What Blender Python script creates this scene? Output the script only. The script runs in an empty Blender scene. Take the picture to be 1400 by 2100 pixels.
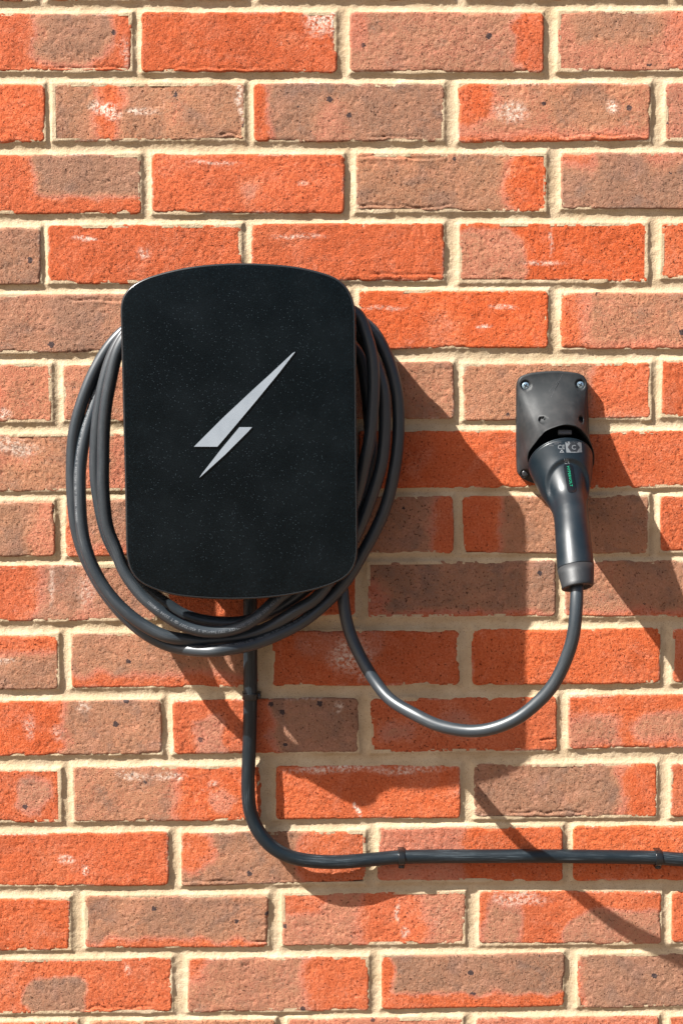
import bpy, bmesh, math, random
import numpy as np
from mathutils import Vector, Matrix
from mathutils.bvhtree import BVHTree

random.seed(7)
R = math.radians
scene = bpy.context.scene
col = scene.collection

# ------------------------------------------------------------------ camera
FOC, CAM_D, CAM_Z = 50 / 36 * 2100, 1.575, 1.35
PIT, YAW, ROL = 0.084026, 0.014388, 0.005659
def ray(px, py):
    a = ((px - 700) / FOC, (1050 - py) / FOC)
    c, s = math.cos(ROL), math.sin(ROL); x = a[0] * c + a[1] * s; z2 = -a[0] * s + a[1] * c
    c, s = math.cos(PIT), math.sin(PIT); y = c + z2 * s; z = -s + z2 * c
    c, s = math.cos(YAW), math.sin(YAW); return Vector((x * c + y * s, -x * s + y * c, z))
CAM = Vector((0, -CAM_D, CAM_Z))
def at(px, py, d=0.0):
    """world point on the sheet standing d metres in front of the wall face"""
    r = ray(px, py); return CAM + r * ((CAM_D - d) / r.y)
cd = bpy.data.cameras.new('camera'); cam = bpy.data.objects.new('camera', cd); col.objects.link(cam)
cd.sensor_fit = 'VERTICAL'; cd.sensor_height = 36; cd.sensor_width = 24; cd.lens = 50
cd.clip_start = 0.05; cd.clip_end = 2000
fw = ray(700, 1050).normalized(); rt = (ray(800, 1050) - ray(600, 1050)).normalized(); up = rt.cross(fw)
m = Matrix((rt, up, -fw)).transposed().to_4x4(); m.translation = CAM; cam.matrix_world = m
scene.camera = cam

# ------------------------------------------------------------------ light
SUN = Vector((1.95, 1.0, -2.36)).normalized()      # the way the sunlight travels
w = bpy.data.worlds.new('World'); scene.world = w; w.use_nodes = True
nt = w.node_tree; nt.nodes.clear()
sky = nt.nodes.new('ShaderNodeTexSky'); sky.sky_type = 'NISHITA'; sky.sun_disc = False
sky.air_density = 0.8; sky.dust_density = 4.0; sky.ozone_density = 0.6
sky.sun_elevation = math.asin(-SUN.z); sky.sun_rotation = math.atan2(-SUN.x, -SUN.y)
bg = nt.nodes.new('ShaderNodeBackground'); bg.inputs[1].default_value = 0.05
wo = nt.nodes.new('ShaderNodeOutputWorld')
nt.links.new(sky.outputs[0], bg.inputs[0]); nt.links.new(bg.outputs[0], wo.inputs[0])
sl = bpy.data.lights.new('sun', 'SUN'); sl.energy = 5.0; sl.angle = R(0.53); sl.color = (1.0, 0.975, 0.93)
so = bpy.data.objects.new('sun', sl); col.objects.link(so); so.location = (-2, -2, 4)
so.rotation_euler = SUN.to_track_quat('-Z', 'Y').to_euler()
scene.view_settings.view_transform = 'Standard'; scene.view_settings.look = 'None'
scene.view_settings.exposure = 1.6; scene.view_settings.gamma = 1

# ------------------------------------------------------------------ helpers
def link(name, me, mat=None, parent=None, smooth=True):
    o = bpy.data.objects.new(name, me); col.objects.link(o)
    if mat and not me.materials: me.materials.append(mat)
    if parent: o.parent = parent
    if smooth and me.polygons: me.polygons.foreach_set('use_smooth', [True] * len(me.polygons))
    return o
def tag(o, label, cat, group=None):
    o['label'] = label; o['category'] = cat
    if group: o['group'] = group
def empty(name, loc=(0, 0, 0)):
    o = bpy.data.objects.new(name, None); o.empty_display_size = 0.02; col.objects.link(o); o.location = loc
    return o
def py_mesh(name, vs, fs):
    me = bpy.data.meshes.new(name); me.from_pydata([tuple(v) for v in vs], [], fs); me.update(); return me
def loft(name, rings, cap0=True, cap1=True, closed=True):
    n = len(rings[0]); vs = [p for r in rings for p in r]; fs = []
    for i in range(len(rings) - 1):
        for j in range(n if closed else n - 1):
            k = (j + 1) % n
            fs.append((i * n + j, i * n + k, (i + 1) * n + k, (i + 1) * n + j))
    if cap0: fs.append(tuple(range(n - 1, -1, -1)))
    if cap1: fs.append(tuple((len(rings) - 1) * n + j for j in range(n)))
    me = py_mesh(name, vs, fs)
    bm = bmesh.new(); bm.from_mesh(me); bmesh.ops.recalc_face_normals(bm, faces=bm.faces[:]); bm.to_mesh(me); bm.free()
    return me
def box_bm(sx, sy, sz, bev=0.0, seg=2):
    bm = bmesh.new(); bmesh.ops.create_cube(bm, size=1); bmesh.ops.scale(bm, vec=(sx, sy, sz), verts=bm.verts[:])
    if bev: bmesh.ops.bevel(bm, geom=bm.edges[:], offset=bev, segments=seg, affect='EDGES', profile=0.6)
    return bm
def bm_mesh(name, bm):
    me = bpy.data.meshes.new(name); bm.to_mesh(me); bm.free(); return me
def catmull(pts, per=12, closed=False):
    P = np.array(pts, float); n = len(P); out = []
    for i in range(n if closed else n - 1):
        if closed: a, b, c, d = P[(i - 1) % n], P[i], P[(i + 1) % n], P[(i + 2) % n]
        else: a, b, c, d = P[max(i - 1, 0)], P[i], P[i + 1], P[min(i + 2, n - 1)]
        for k in range(per):
            t = k / per
            out.append(0.5 * ((2 * b) + (-a + c) * t + (2 * a - 5 * b + 4 * c - d) * t * t + (-a + 3 * b - 3 * c + d) * t ** 3))
    if not closed: out.append(P[-1])
    return np.array(out)
def resample(P, step):
    s = np.concatenate([[0], np.cumsum(np.linalg.norm(np.diff(P, axis=0), axis=1))])
    n = max(2, int(s[-1] / step)); q = np.linspace(0, s[-1], n)
    return np.stack([np.interp(q, s, P[:, k]) for k in range(3)], 1)
def smooth_path(P, it):
    P = P.copy()
    for _ in range(it): P[1:-1] = 0.25 * P[:-2] + 0.5 * P[1:-1] + 0.25 * P[2:]
    return P
def frames(P):
    T = np.gradient(P, axis=0); T /= np.linalg.norm(T, axis=1)[:, None]
    N = []; n = np.cross(T[0], (0.1, 1, 0.2)); n /= np.linalg.norm(n)
    for t in T:
        n = n - t * np.dot(n, t); n /= np.linalg.norm(n); N.append(n)
    N = np.array(N); return T, N, np.cross(T, N)
def tube(name, P, r, seg=24):
    T, N, Bn = frames(P); n = len(P)
    a = np.linspace(0, 2 * np.pi, seg, endpoint=False)
    V = P[:, None, :] + r * (np.cos(a)[None, :, None] * N[:, None, :] + np.sin(a)[None, :, None] * Bn[:, None, :])
    V = V.reshape(-1, 3); fs = []
    for i in range(n - 1):
        for j in range(seg):
            k = (j + 1) % seg; fs.append((i * seg + j, i * seg + k, (i + 1) * seg + k, (i + 1) * seg + j))
    fs.append(tuple(range(seg - 1, -1, -1))); fs.append(tuple((n - 1) * seg + j for j in range(seg)))
    me = py_mesh(name, V, fs)
    s = np.concatenate([[0], np.cumsum(np.linalg.norm(np.diff(P, axis=0), axis=1))])
    at_ = me.attributes.new('along', 'FLOAT_VECTOR', 'POINT')
    arr = np.zeros((n, seg, 3)); arr[:, :, 0] = s[:, None]; arr[:, :, 1] = (np.cos(a) * r)[None]; arr[:, :, 2] = (np.sin(a) * r)[None]
    at_.data.foreach_set('vector', arr.reshape(-1).astype(np.float32))
    return me

# numpy value noise
_rng = np.random.RandomState(11); _L = _rng.rand(8, 256, 256)
def vnoise(x, z, scale, ch=0):
    x = x / scale + 77.3 + ch * 13.7; z = z / scale + 31.1 + ch * 5.3
    xi = np.floor(x).astype(int); zi = np.floor(z).astype(int); fx = x - xi; fz = z - zi
    fx = fx * fx * (3 - 2 * fx); fz = fz * fz * (3 - 2 * fz); L = _L[ch % 8]
    g = lambda i, j: L[(xi + i) & 255, (zi + j) & 255]
    return (g(0, 0) * (1 - fx) + g(1, 0) * fx) * (1 - fz) + (g(0, 1) * (1 - fx) + g(1, 1) * fx) * fz
def sat(x): return np.clip(x, 0, 1)
def sstep(a, b, x):
    t = sat((x - a) / (b - a)); return t * t * (3 - 2 * t)

# ------------------------------------------------------------------ materials
class NT:
    def __init__(s, name):
        s.m = bpy.data.materials.new(name); s.m.use_nodes = True; s.t = s.m.node_tree; s.n = s.t.nodes
        s.b = s.n['Principled BSDF']
    def new(s, typ, **kw):
        x = s.n.new(typ)
        for k, v in kw.items(): setattr(x, k, v)
        return x
    def l(s, a, b): s.t.links.new(a, b)
    def val(s, x, sock):
        if isinstance(x, (int, float)): sock.default_value = x
        elif isinstance(x, tuple): sock.default_value = x if len(x) == len(sock.default_value) else x + (1,)
        else: s.l(x, sock)
    def noise(s, scale, detail=2, rough=0.5, vec=None, dist=0.0):
        x = s.new('ShaderNodeTexNoise'); x.inputs['Scale'].default_value = scale; x.inputs['Detail'].default_value = detail
        x.inputs['Roughness'].default_value = rough; x.inputs['Distortion'].default_value = dist
        if vec is not None: s.l(vec, x.inputs['Vector'])
        return x.outputs[0]
    def math(s, op, a, b=0.0, c=0.0, clamp=False):
        x = s.new('ShaderNodeMath', operation=op, use_clamp=clamp)
        s.val(a, x.inputs[0]); s.val(b, x.inputs[1]); s.val(c, x.inputs[2]); return x.outputs[0]
    def rng(s, v, a, b, c=0.0, d=1.0):
        x = s.new('ShaderNodeMapRange'); s.l(v, x.inputs[0])
        for k, q in enumerate((a, b, c, d)): x.inputs[k + 1].default_value = q
        return x.outputs[0]
    def mix(s, f, a, b, mode='MIX'):
        x = s.new('ShaderNodeMix', data_type='RGBA', blend_type=mode)
        s.val(f, x.inputs[0]); s.val(a, x.inputs[6]); s.val(b, x.inputs[7]); return x.outputs[2]
    def pos(s): return s.new('ShaderNodeNewGeometry').outputs['Position']
    def attr(s, n): return s.new('ShaderNodeAttribute', attribute_name=n)
    def bump(s, h, strength, dist, prev=None):
        x = s.new('ShaderNodeBump'); x.inputs['Strength'].default_value = strength; x.inputs['Distance'].default_value = dist
        s.l(h, x.inputs['Height'])
        if prev is not None: s.l(prev, x.inputs['Normal'])
        return x.outputs[0]
    def mapping(s, vec, scale):
        x = s.new('ShaderNodeMapping'); s.l(vec, x.inputs[0]); x.inputs['Scale'].default_value = scale; return x.outputs[0]

def brick_material():
    k = NT('fired_clay_brick'); p = k.pos()
    br = k.attr('brown').outputs['Fac']; wh = k.attr('white').outputs['Fac']
    n1 = k.noise(55, 3, 0.6, p); n2 = k.noise(420, 2, 0.6, p); n3 = k.noise(1100, 1, 0.5, p)
    f = k.math('ADD', br, k.rng(n1, 0.25, 0.75, -0.10, 0.10)); f = k.math('ADD', f, k.rng(n2, 0.3, 0.7, -0.10, 0.10), clamp=True)
    rp = k.new('ShaderNodeValToRGB'); k.l(f, rp.inputs[0]); e = rp.color_ramp.elements
    e[0].position = 0.0; e[0].color = ORANGE + (1,); e[1].position = 1.0; e[1].color = BROWN2 + (1,)
    for po, c in ((0.25, ORANGE2), (0.5, PINK), (0.78, BROWN)):
        q = e.new(po); q.color = c + (1,)
    c = rp.outputs[0]
    soot = k.math('MULTIPLY', k.rng(k.noise(30, 3, 0.6, p, 0.5), 0.50, 0.66, 0, 0.75), k.rng(f, 0.55, 0.85))
    c = k.mix(soot, c, (0.185, 0.118, 0.086))
    rnd = k.new('ShaderNodeObjectInfo').outputs['Random']
    c = k.mix(1.0, c, k.mix(rnd, (0.88, 0.91, 0.97), (1.06, 1.02, 0.97)), 'MULTIPLY')
    r2 = k.math('FRACT', k.math('MULTIPLY', rnd, 7.31))
    c = k.mix(k.math('MULTIPLY', r2, 0.13), c, (0.42, 0.22, 0.15))
    # tone drift and sand grains
    c = k.mix(1.0, c, k.mix(k.rng(k.noise(16, 3, 0.6, p), 0.3, 0.7), (0.88, 0.86, 0.86), (1.08, 1.06, 1.04)), 'MULTIPLY')
    wash = k.math('MULTIPLY', k.rng(k.noise(28, 5, 0.7, p, 0.8), 0.48, 0.74, 0, 0.42), k.rng(n2, 0.25, 0.6))
    c = k.mix(wash, c, (0.52, 0.23, 0.15))
    c = k.mix(k.rng(n2, 0.36, 0.60), k.mix(1.0, c, (0.84, 0.80, 0.80), 'MULTIPLY'), c)
    c = k.mix(k.rng(n3, 0.64, 0.74, 0, 0.28), c, (0.62, 0.40, 0.27))
    pit = k.rng(k.noise(440, 2, 0.55, p, 0.2), 0.30, 0.37)
    c = k.mix(pit, k.mix(1.0, c, (0.34, 0.28, 0.28), 'MULTIPLY'), c)
    # dark iron spots
    vo = k.new('ShaderNodeTexVoronoi'); k.l(p, vo.inputs['Vector']); vo.inputs['Scale'].default_value = 52; vo.inputs['Randomness'].default_value = 1
    sep = k.new('ShaderNodeSeparateColor'); k.l(vo.outputs['Color'], sep.inputs[0])
    wob = k.math('ADD', vo.outputs['Distance'], k.rng(n2, 0.3, 0.7, -0.06, 0.06))
    spot = k.math('MULTIPLY', k.math('LESS_THAN', wob, k.math('MULTIPLY', sep.outputs[1], 0.17)), k.math('GREATER_THAN', sep.outputs[0], 0.52))
    spot = k.math('MULTIPLY', spot, k.rng(f, 0.35, 0.6))
    c = k.mix(k.math('MULTIPLY', spot, 0.85), c, (0.018, 0.02, 0.027))
    # lime bloom
    wn = k.rng(k.noise(260, 4, 0.7, p), 0.42, 0.62)
    c = k.mix(k.math('MULTIPLY', wh, wn, clamp=True), c, (0.62, 0.50, 0.41))
    vein = k.rng(k.noise(34, 5, 0.75, p), 0.60, 0.74, 0, 0.45)
    c = k.mix(k.math('MULTIPLY', vein, k.rng(n2, 0.42, 0.6)), c, (0.60, 0.34, 0.26))
    k.l(c, k.b.inputs['Base Color']); k.b.inputs['Roughness'].default_value = 0.9; k.b.inputs['Specular IOR Level'].default_value = 0.14
    b = k.bump(k.noise(640, 3, 0.7, p), 1.0, 0.0012)
    b = k.bump(pit, 1.0, 0.0010, b)
    k.l(b, k.b.inputs['Normal']); return k.m
ORANGE = (0.465, 0.091, 0.026); ORANGE2 = (0.480, 0.120, 0.044); PINK = (0.460, 0.165, 0.100)
BROWN = (0.350, 0.170, 0.095); BROWN2 = (0.255, 0.142, 0.088)

def mortar_material():
    k = NT('lime_mortar'); p = k.pos()
    c = k.mix(k.rng(k.noise(30, 4, 0.6, p), 0.3, 0.7), (0.38, 0.280, 0.168), (0.48, 0.380, 0.255))
    c = k.mix(k.rng(k.noise(12, 4, 0.7, p), 0.5, 0.72, 0, 0.45), c, (0.30, 0.22, 0.14))
    c = k.mix(k.rng(k.noise(700, 2, 0.6, p), 0.58, 0.70, 0, 0.7), c, (0.20, 0.13, 0.075))
    c = k.mix(k.rng(k.noise(500, 2, 0.6, p), 0.25, 0.4, 0.35, 0), c, (0.30, 0.22, 0.13))
    k.l(c, k.b.inputs['Base Color']); k.b.inputs['Roughness'].default_value = 0.95; k.b.inputs['Specular IOR Level'].default_value = 0.15
    b = k.bump(k.noise(620, 3, 0.7, p), 0.9, 0.0009); b = k.bump(k.noise(180, 2, 0.5, p), 0.4, 0.0010, b)
    k.l(b, k.b.inputs['Normal']); return k.m
def plastic(name, colr, rough, bump=0.0, bscale=900, spec=0.5, dust=0.0, var=0.0, dustcol=(0.2, 0.2, 0.2)):
    k = NT(name); p = k.pos(); c = None
    if dust or var:
        d = k.rng(k.noise(45, 5, 0.65, p), 0.45, 0.75, 0, dust)
        c = k.mix(d, colr, dustcol); k.l(c, k.b.inputs['Base Color'])
    else: k.b.inputs['Base Color'].default_value = colr + (1,)
    k.l(k.rng(k.noise(60, 4, 0.6, p), 0.3, 0.7, rough - 0.06, rough + 0.06), k.b.inputs['Roughness'])
    k.b.inputs['Specular IOR Level'].default_value = spec
    if bump: k.l(k.bump(k.noise(bscale, 2, 0.5, p), bump, 0.0003), k.b.inputs['Normal'])
    return k.m
def cover_material():
    k = NT('speckled_black_cover'); p = k.pos()
    c = k.mix(k.rng(k.noise(1000, 3, 0.7, p), 0.48, 0.68), (0.0003, 0.0014, 0.0020), (0.0024, 0.0064, 0.0088))
    vo = k.new('ShaderNodeTexVoronoi'); k.l(p, vo.inputs['Vector']); vo.inputs['Scale'].default_value = 760
    sep = k.new('ShaderNodeSeparateColor'); k.l(vo.outputs['Color'], sep.inputs[0])
    sp = k.math('MULTIPLY', k.math('LESS_THAN', vo.outputs['Distance'], 0.33), k.math('GREATER_THAN', sep.outputs[0], 0.80))
    c = k.mix(k.math('MULTIPLY', sp, sep.outputs[1]), c, (0.022, 0.032, 0.038))
    c = k.mix(k.rng(k.noise(22, 4, 0.6, p), 0.4, 0.75, 0, 0.05), c, (0.045, 0.06, 0.07))
    k.l(c, k.b.inputs['Base Color'])
    k.b.inputs['Roughness'].default_value = 0.30; k.b.inputs['Specular IOR Level'].default_value = 0.14
    k.l(k.bump(k.noise(1300, 2, 0.6, p), 0.2, 0.0002), k.b.inputs['Normal']); return k.m
def cable_material(name, base, scuff, rough, amt, spec=0.5):
    k = NT(name); v = k.attr('along').outputs['Vector']
    st = k.noise(1, 4, 0.65, k.mapping(v, (28, 900, 900)))
    patch = k.noise(1, 3, 0.6, k.mapping(v, (22, 60, 60)))
    s = k.math('MULTIPLY', k.rng(st, 0.52, 0.68), k.rng(patch, 0.40, 0.66)); s = k.math('MULTIPLY', s, amt)
    dust = k.rng(k.noise(1, 3, 0.6, k.mapping(v, (35, 110, 110))), 0.4, 0.75, 0, 0.22)
    c = k.mix(dust, base, tuple(x * 1.6 + 0.004 for x in base)); c = k.mix(s, c, scuff)
    k.l(c, k.b.inputs['Base Color']); k.l(k.rng(patch, 0.3, 0.7, rough - 0.07, rough + 0.1), k.b.inputs['Roughness'])
    k.b.inputs['Specular IOR Level'].default_value = spec
    b = k.bump(k.noise(1, 2, 0.5, k.mapping(v, (60, 500, 500))), 0.25, 0.0004)
    k.l(b, k.b.inputs['Normal']); return k.m
M_BRICK = brick_material(); M_MORTAR = mortar_material(); M_COVER = cover_material()
M_CORD = cable_material('charging_cord_rubber', (0.014, 0.020, 0.025), (0.12, 0.125, 0.13), 0.40, 0.3, spec=0.62)
M_SUPPLY = cable_material('supply_cable_sheath', (0.003, 0.007, 0.010), (0.085, 0.11, 0.125), 0.42, 0.6, spec=0.42)
M_BODY = plastic('black_body_plastic', (0.012, 0.013, 0.014), 0.5)
M_GRIP = plastic('satin_black_connector', (0.004, 0.009, 0.013), 0.38, 0.08, 1500, spec=0.45, dust=0.06, dustcol=(0.10, 0.10, 0.11))
M_BOOT = plastic('rubber_boot', (0.010, 0.012, 0.014), 0.55, 0.2, 1200, dust=0.2, dustcol=(0.09, 0.09, 0.09))
M_HOLSTER = plastic('scuffed_black_holster', (0.006, 0.0085, 0.010), 0.60, 0.08, 900, spec=0.38, dust=0.35, dustcol=(0.05, 0.048, 0.048))
M_CLIP = plastic('glossy_clip_plastic', (0.006, 0.007, 0.008), 0.22)
M_LOGO = plastic('frosted_light_bar', (0.24, 0.275, 0.31), 0.25, dust=0.4, dustcol=(0.15, 0.18, 0.21))  # darker patches in the colour stand in for the bolt's uneven reflection
M_STEEL = NT('zinc_screw').m; _b = M_STEEL.node_tree.nodes['Principled BSDF']
_b.inputs['Base Color'].default_value = (0.42, 0.58, 0.68, 1); _b.inputs['Metallic'].default_value = 0.9; _b.inputs['Roughness'].default_value = 0.35
M_BLACKSCREW = plastic('blackened_screw', (0.02, 0.02, 0.022), 0.35)
M_PRINT = plastic('grey_print', (0.12, 0.13, 0.14), 0.6)
M_PRINTDIM = plastic('faded_cable_print', (0.13, 0.14, 0.15), 0.6)
M_DARKPRINT = plastic('dark_print', (0.018, 0.020, 0.023), 0.45)
M_GREEN = plastic('green_print', (0.004, 0.22, 0.11), 0.5)
M_EDGE = plastic('cover_edge_highlight', (0.010, 0.013, 0.015), 0.3, spec=0.5)  # lightened base colour holds part of the rim highlight
M_FAINT = plastic('faint_marks', (0.055, 0.058, 0.062), 0.5)
M_TAB = plastic('grey_latch_plastic', (0.07, 0.075, 0.08), 0.45)
M_STRIP = plastic('gloss_name_strip', (0.004, 0.005, 0.006), 0.18)
M_PAVE = NT('pale_paving'); _p = M_PAVE.pos()
M_PAVE.l(M_PAVE.mix(M_PAVE.rng(M_PAVE.noise(3, 5, 0.6, _p), 0.3, 0.7), (0.095, 0.064, 0.040), (0.135, 0.092, 0.058)), M_PAVE.b.inputs['Base Color'])
M_PAVE.b.inputs['Roughness'].default_value = 0.9; M_PAVE = M_PAVE.m
# ------------------------------------------------------------------ the brick wall
# each brick: x left, x right, y top left, y top right, y bottom left, y bottom right (measured), how brown its
# fired face is, and the patches where the face changes: (u0, u1, v0, v1, brown)
BR = {
0: [((-330,73,-118,-118,2,2),.6,[]),((97,505,-118,-118,1,-1),.1,[]),((530,930,-118,-118,-1,-2),.7,[]),((955,1362,-118,-118,-2,-2),.5,[]),((1384,1790,-118,-118,-2,-2),.2,[])],
1: [((-145,271,26,27,145,147),0,[(.50,.92,-.3,.95,.95)]),((290,690,24,24,148,148),0,[(.2,.3,.3,.7,.22),(.7,.8,.3,.6,.22)]),
    ((717,1114,24,26,146,149),.72,[(.86,1.2,-.2,1.2,0),(-.2,.12,-.2,.7,.5)]),((1142,1545,21,21,147,143),.62,[(.05,.52,-.2,.6,.9),(.52,1.2,-.2,1.2,.45)])],
2: [((-320,92,171,173,294,292),.04,[]),((108,502,170,168,290,287),.9,[(.22,.37,-.2,1.2,0),(.55,.75,.1,.9,.72)]),
    ((520,911,170,172,291,290),.9,[(-.2,.10,-.2,1.2,0),(.3,.5,.2,1.2,.68)]),((938,1333,172,169,292,289),.72,[(-.2,.2,-.2,.72,0),(-.2,1.2,.82,1.3,.2),(.45,.8,.0,.8,.85)]),((1364,1760,168,168,289,289),.62,[])],
3: [((-120,290,317,315,439,438),.03,[(.42,1.2,-.3,.72,1)]),((311,706,315,317,436,438),0,[(.44,.57,.38,.86,.62)]),
    ((728,1120,313,317,429,435),.92,[(.78,1.2,-.2,1.2,.04),(0,.3,-.2,.4,.75)]),((1150,1550,313,310,430,427),.95,[(-.2,.22,-.2,.35,.35),(.4,1.2,-.2,.3,.5)])],
4: [((-310,84,466,467,583,583),.88,[]),((98,496,461,459,582,580),.02,[]),((515,911,459,457,576,577),.0,[(-.2,.3,-.1,.5,.16)]),
    ((940,1327,457,457,572,580),0,[(-.2,.38,.12,1.3,.66)]),((1355,1750,456,455,570,570),.15,[(-.1,.1,.2,.9,.3)])],
5: [((-98,300,603,603,723,723),.8,[(.5,.8,-.2,1.2,.98)]),((318,716,601,598,721,718),.8,[]),((735,1124,595,596,716,713),.04,[(.32,.56,.3,1.1,.33)]),
    ((1149,1545,600,598,715,715),.74,[(-.2,.13,-.2,1.2,.08),(-.2,1.2,.88,1.3,.35)])],
6: [((-290,107,747,748,866,866),.66,[(.3,.76,.3,.8,.08)]),((130,520,749,747,865,863),.7,[]),((540,930,744,742,861,858),.78,[]),
    ((949,1334,745,743,863,857),.82,[(.68,1.2,-.2,1.2,.08),(.55,1.2,.75,1.3,.3)]),((1356,1750,738,738,855,855),.04,[])],
7: [((-90,308,890,888,1009,1007),.82,[(.78,1.2,-.2,1.2,.55),(.67,.72,-.2,1.2,.1),(.0,.4,.3,.6,.6)]),((325,718,888,884,1006,1003),.5,[]),
    ((735,1130,882,884,1001,1001),.07,[(-.2,.4,-.2,.2,.25)]),((1150,1545,884,883,1002,999),.10,[(.5,.9,.5,1.2,.2)])],
8: [((-290,113,1027,1029,1143,1141),.96,[(.87,1.2,-.2,1.2,.62)]),((135,520,1022,1022,1142,1140),.78,[(-.2,.12,-.2,1.2,.3),(-.2,1.2,.8,1.3,.3)]),
    ((540,929,1018,1017,1136,1135),.86,[(.87,1.2,-.2,1.2,.08)]),((948,1329,1018,1014,1133,1136),.85,[(-.2,.22,-.2,1.2,.05)]),((1352,1750,1017,1017,1132,1132),.05,[])],
9: [((-75,322,1160,1158,1275,1273),.76,[(-.2,.39,-.2,1.2,.0),(.6,.7,.2,1.2,.6)]),((342,727,1158,1155,1268,1263),.12,[]),
    ((752,1138,1152,1150,1268,1264),.9,[(-.2,.12,.3,1.3,.45),(-.2,1.2,.88,1.3,.35)]),((1158,1550,1150,1150,1265,1265),.76,[(-.2,1.2,.86,1.3,.3),(.3,1.2,-.2,.86,.9)])],
10:[((-280,120,1303,1303,1416,1414),.92,[(.55,1.2,-.3,.34,.1)]),((147,530,1298,1297,1410,1410),.82,[(-.2,1.2,.74,1.3,.06)]),
    ((558,941,1293,1292,1407,1404),.12,[(.1,.6,-.2,.6,.4)]),((968,1352,1290,1288,1405,1401),.14,[]),((1377,1770,1288,1288,1400,1400),.3,[])],
11:[((-60,331,1437,1435,1552,1546),.84,[(-.2,.50,-.2,1.2,.05)]),((355,735,1436,1431,1547,1543),.04,[(.10,.30,.25,1.2,.6),(.50,1.2,-.2,1.2,.97)]),
    ((760,1142,1433,1428,1545,1540),.12,[(.03,.27,.4,.85,.62),(.37,.58,.2,.85,.55)]),((1164,1560,1427,1421,1536,1533),.12,[(-.2,.28,.3,1.0,.66),(.33,.7,.25,.95,.7)])],
12:[((-270,125,1580,1580,1688,1687),.05,[(.76,.97,.05,.85,.68)]),((151,535,1572,1572,1686,1683),.76,[(.52,1.2,-.2,1.2,.08),(.72,.90,.40,.85,.5)]),
    ((565,945,1570,1570,1680,1678),.14,[]),((972,1346,1567,1565,1675,1677),.96,[(.78,1.2,-.2,1.2,.05)]),((1374,1760,1566,1566,1675,1675),.2,[])],
13:[((-45,346,1711,1705,1820,1815),.06,[(.3,.5,.2,1.0,.22)]),((372,750,1707,1703,1818,1808),.9,[(-.2,.2,-.2,.8,.25),(.60,1.2,-.2,1.2,.28)]),
    ((775,1154,1696,1696,1806,1807),.5,[(.45,1.2,-.2,1.2,.12)]),((1175,1560,1694,1692,1806,1803),.2,[])],
14:[((-260,145,1844,1842,1953,1950),.1,[(.7,.9,.2,.9,.22)]),((175,551,1837,1838,1944,1942),.84,[(-.2,1.2,.84,1.3,.2),(.3,.8,-.2,.8,.97)]),
    ((578,954,1834,1827,1941,1937),.66,[(-.2,.25,-.3,.35,.2),(.42,.80,-.2,1.2,.1)]),((982,1356,1827,1828,1936,1937),.18,[(.0,.24,.15,1.2,.72),(.44,1.2,.36,1.3,.72),(.24,.43,-.2,1.2,.08)]),((1376,1760,1828,1828,1933,1933),.1,[])],
15:[((-35,353,1970,1963,2082,2075),.12,[(.22,.54,.25,1.3,1),(.12,.2,.0,.8,.4)]),((385,757,1965,1961,2077,2073),.72,[(-.2,.13,-.3,.42,.1),(.64,1.2,-.2,1.2,.15)]),
    ((782,1156,1961,1953,2070,2064),.95,[(-.2,.08,-.2,1.2,.1),(-.2,1.2,.70,1.3,.12)]),((1183,1570,1957,1953,2068,2063),1.,[(-.2,.06,-.2,1.2,.05)])],
16:[((-235,160,2097,2096,2207,2206),.3,[]),((185,565,2094,2091,2204,2200),.8,[]),((590,950,2089,2087,2199,2196),.6,[]),((976,1350,2086,2084,2194,2194),.4,[]),((1370,1755,2084,2084,2193,2192),.3,[])],
}
# lime bloom on single bricks: (course, index): [(u, v, radius u, radius v, strength)]
BLOOM = {(1,1):[(.92,.08,.09,.30,1.1),(.99,.3,.02,.3,1.2)],(1,0):[(.97,.7,.02,.3,.6)],(2,1):[(.28,.42,.05,.10,1.5),(.33,.55,.04,.08,1.5),(.22,.36,.04,.07,1.1),(.47,.48,.08,.06,1.0),(.98,.3,.02,.4,1.0)],
 (2,3):[(.28,.48,.08,.16,1.0),(.80,.42,.03,.1,1.1)],(4,1):[(.2,.25,.07,.04,1.2),(.48,.5,.03,.09,.9)],(4,2):[(.25,.25,.12,.04,.7)],(4,3):[(.45,.65,.1,.04,.8),(.5,.3,.01,.3,.6)],
 (3,1):[(.32,.14,.12,.04,.7),(.8,.5,.03,.04,1.0)],(5,2):[(.15,.3,.1,.04,.7),(.76,.28,.06,.04,.9),(.66,.62,.04,.03,1.1)],(6,0):[(.74,.85,.05,.1,.9)],
 (7,0):[(.25,.2,.12,.14,.7),(.37,.3,.08,.1,.55)],(10,2):[(.42,.45,.10,.3,1.0),(.5,.8,.03,.15,.8)],(11,1):[(.9,.2,.03,.1,.9)],(12,1):[(.32,.15,.07,.08,1.0),(.5,.16,.09,.07,.9),(.75,.3,.03,.05,.7)],
 (12,2):[(.3,.08,.22,.08,.95),(.7,.1,.2,.08,.8),(.43,.85,.012,.14,1.7)],(13,0):[(.46,.5,.035,.09,1.2),(.56,.7,.02,.07,1.2)],(14,2):[(.64,.35,.012,.2,1.1),(.68,.75,.025,.1,1.0)],
 (14,3):[(.22,.15,.15,.12,.8)],(10,0):[(.72,.45,.06,.06,.8)],(9,0):[(.45,.35,.012,.4,.8),(.63,.5,.05,.3,.5)],(15,0):[(.75,.2,.02,.1,.7)],(11,0):[(.3,.5,.03,.2,.5),(.46,.6,.03,.15,.5),(.58,.1,.04,.1,.7)]}
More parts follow.
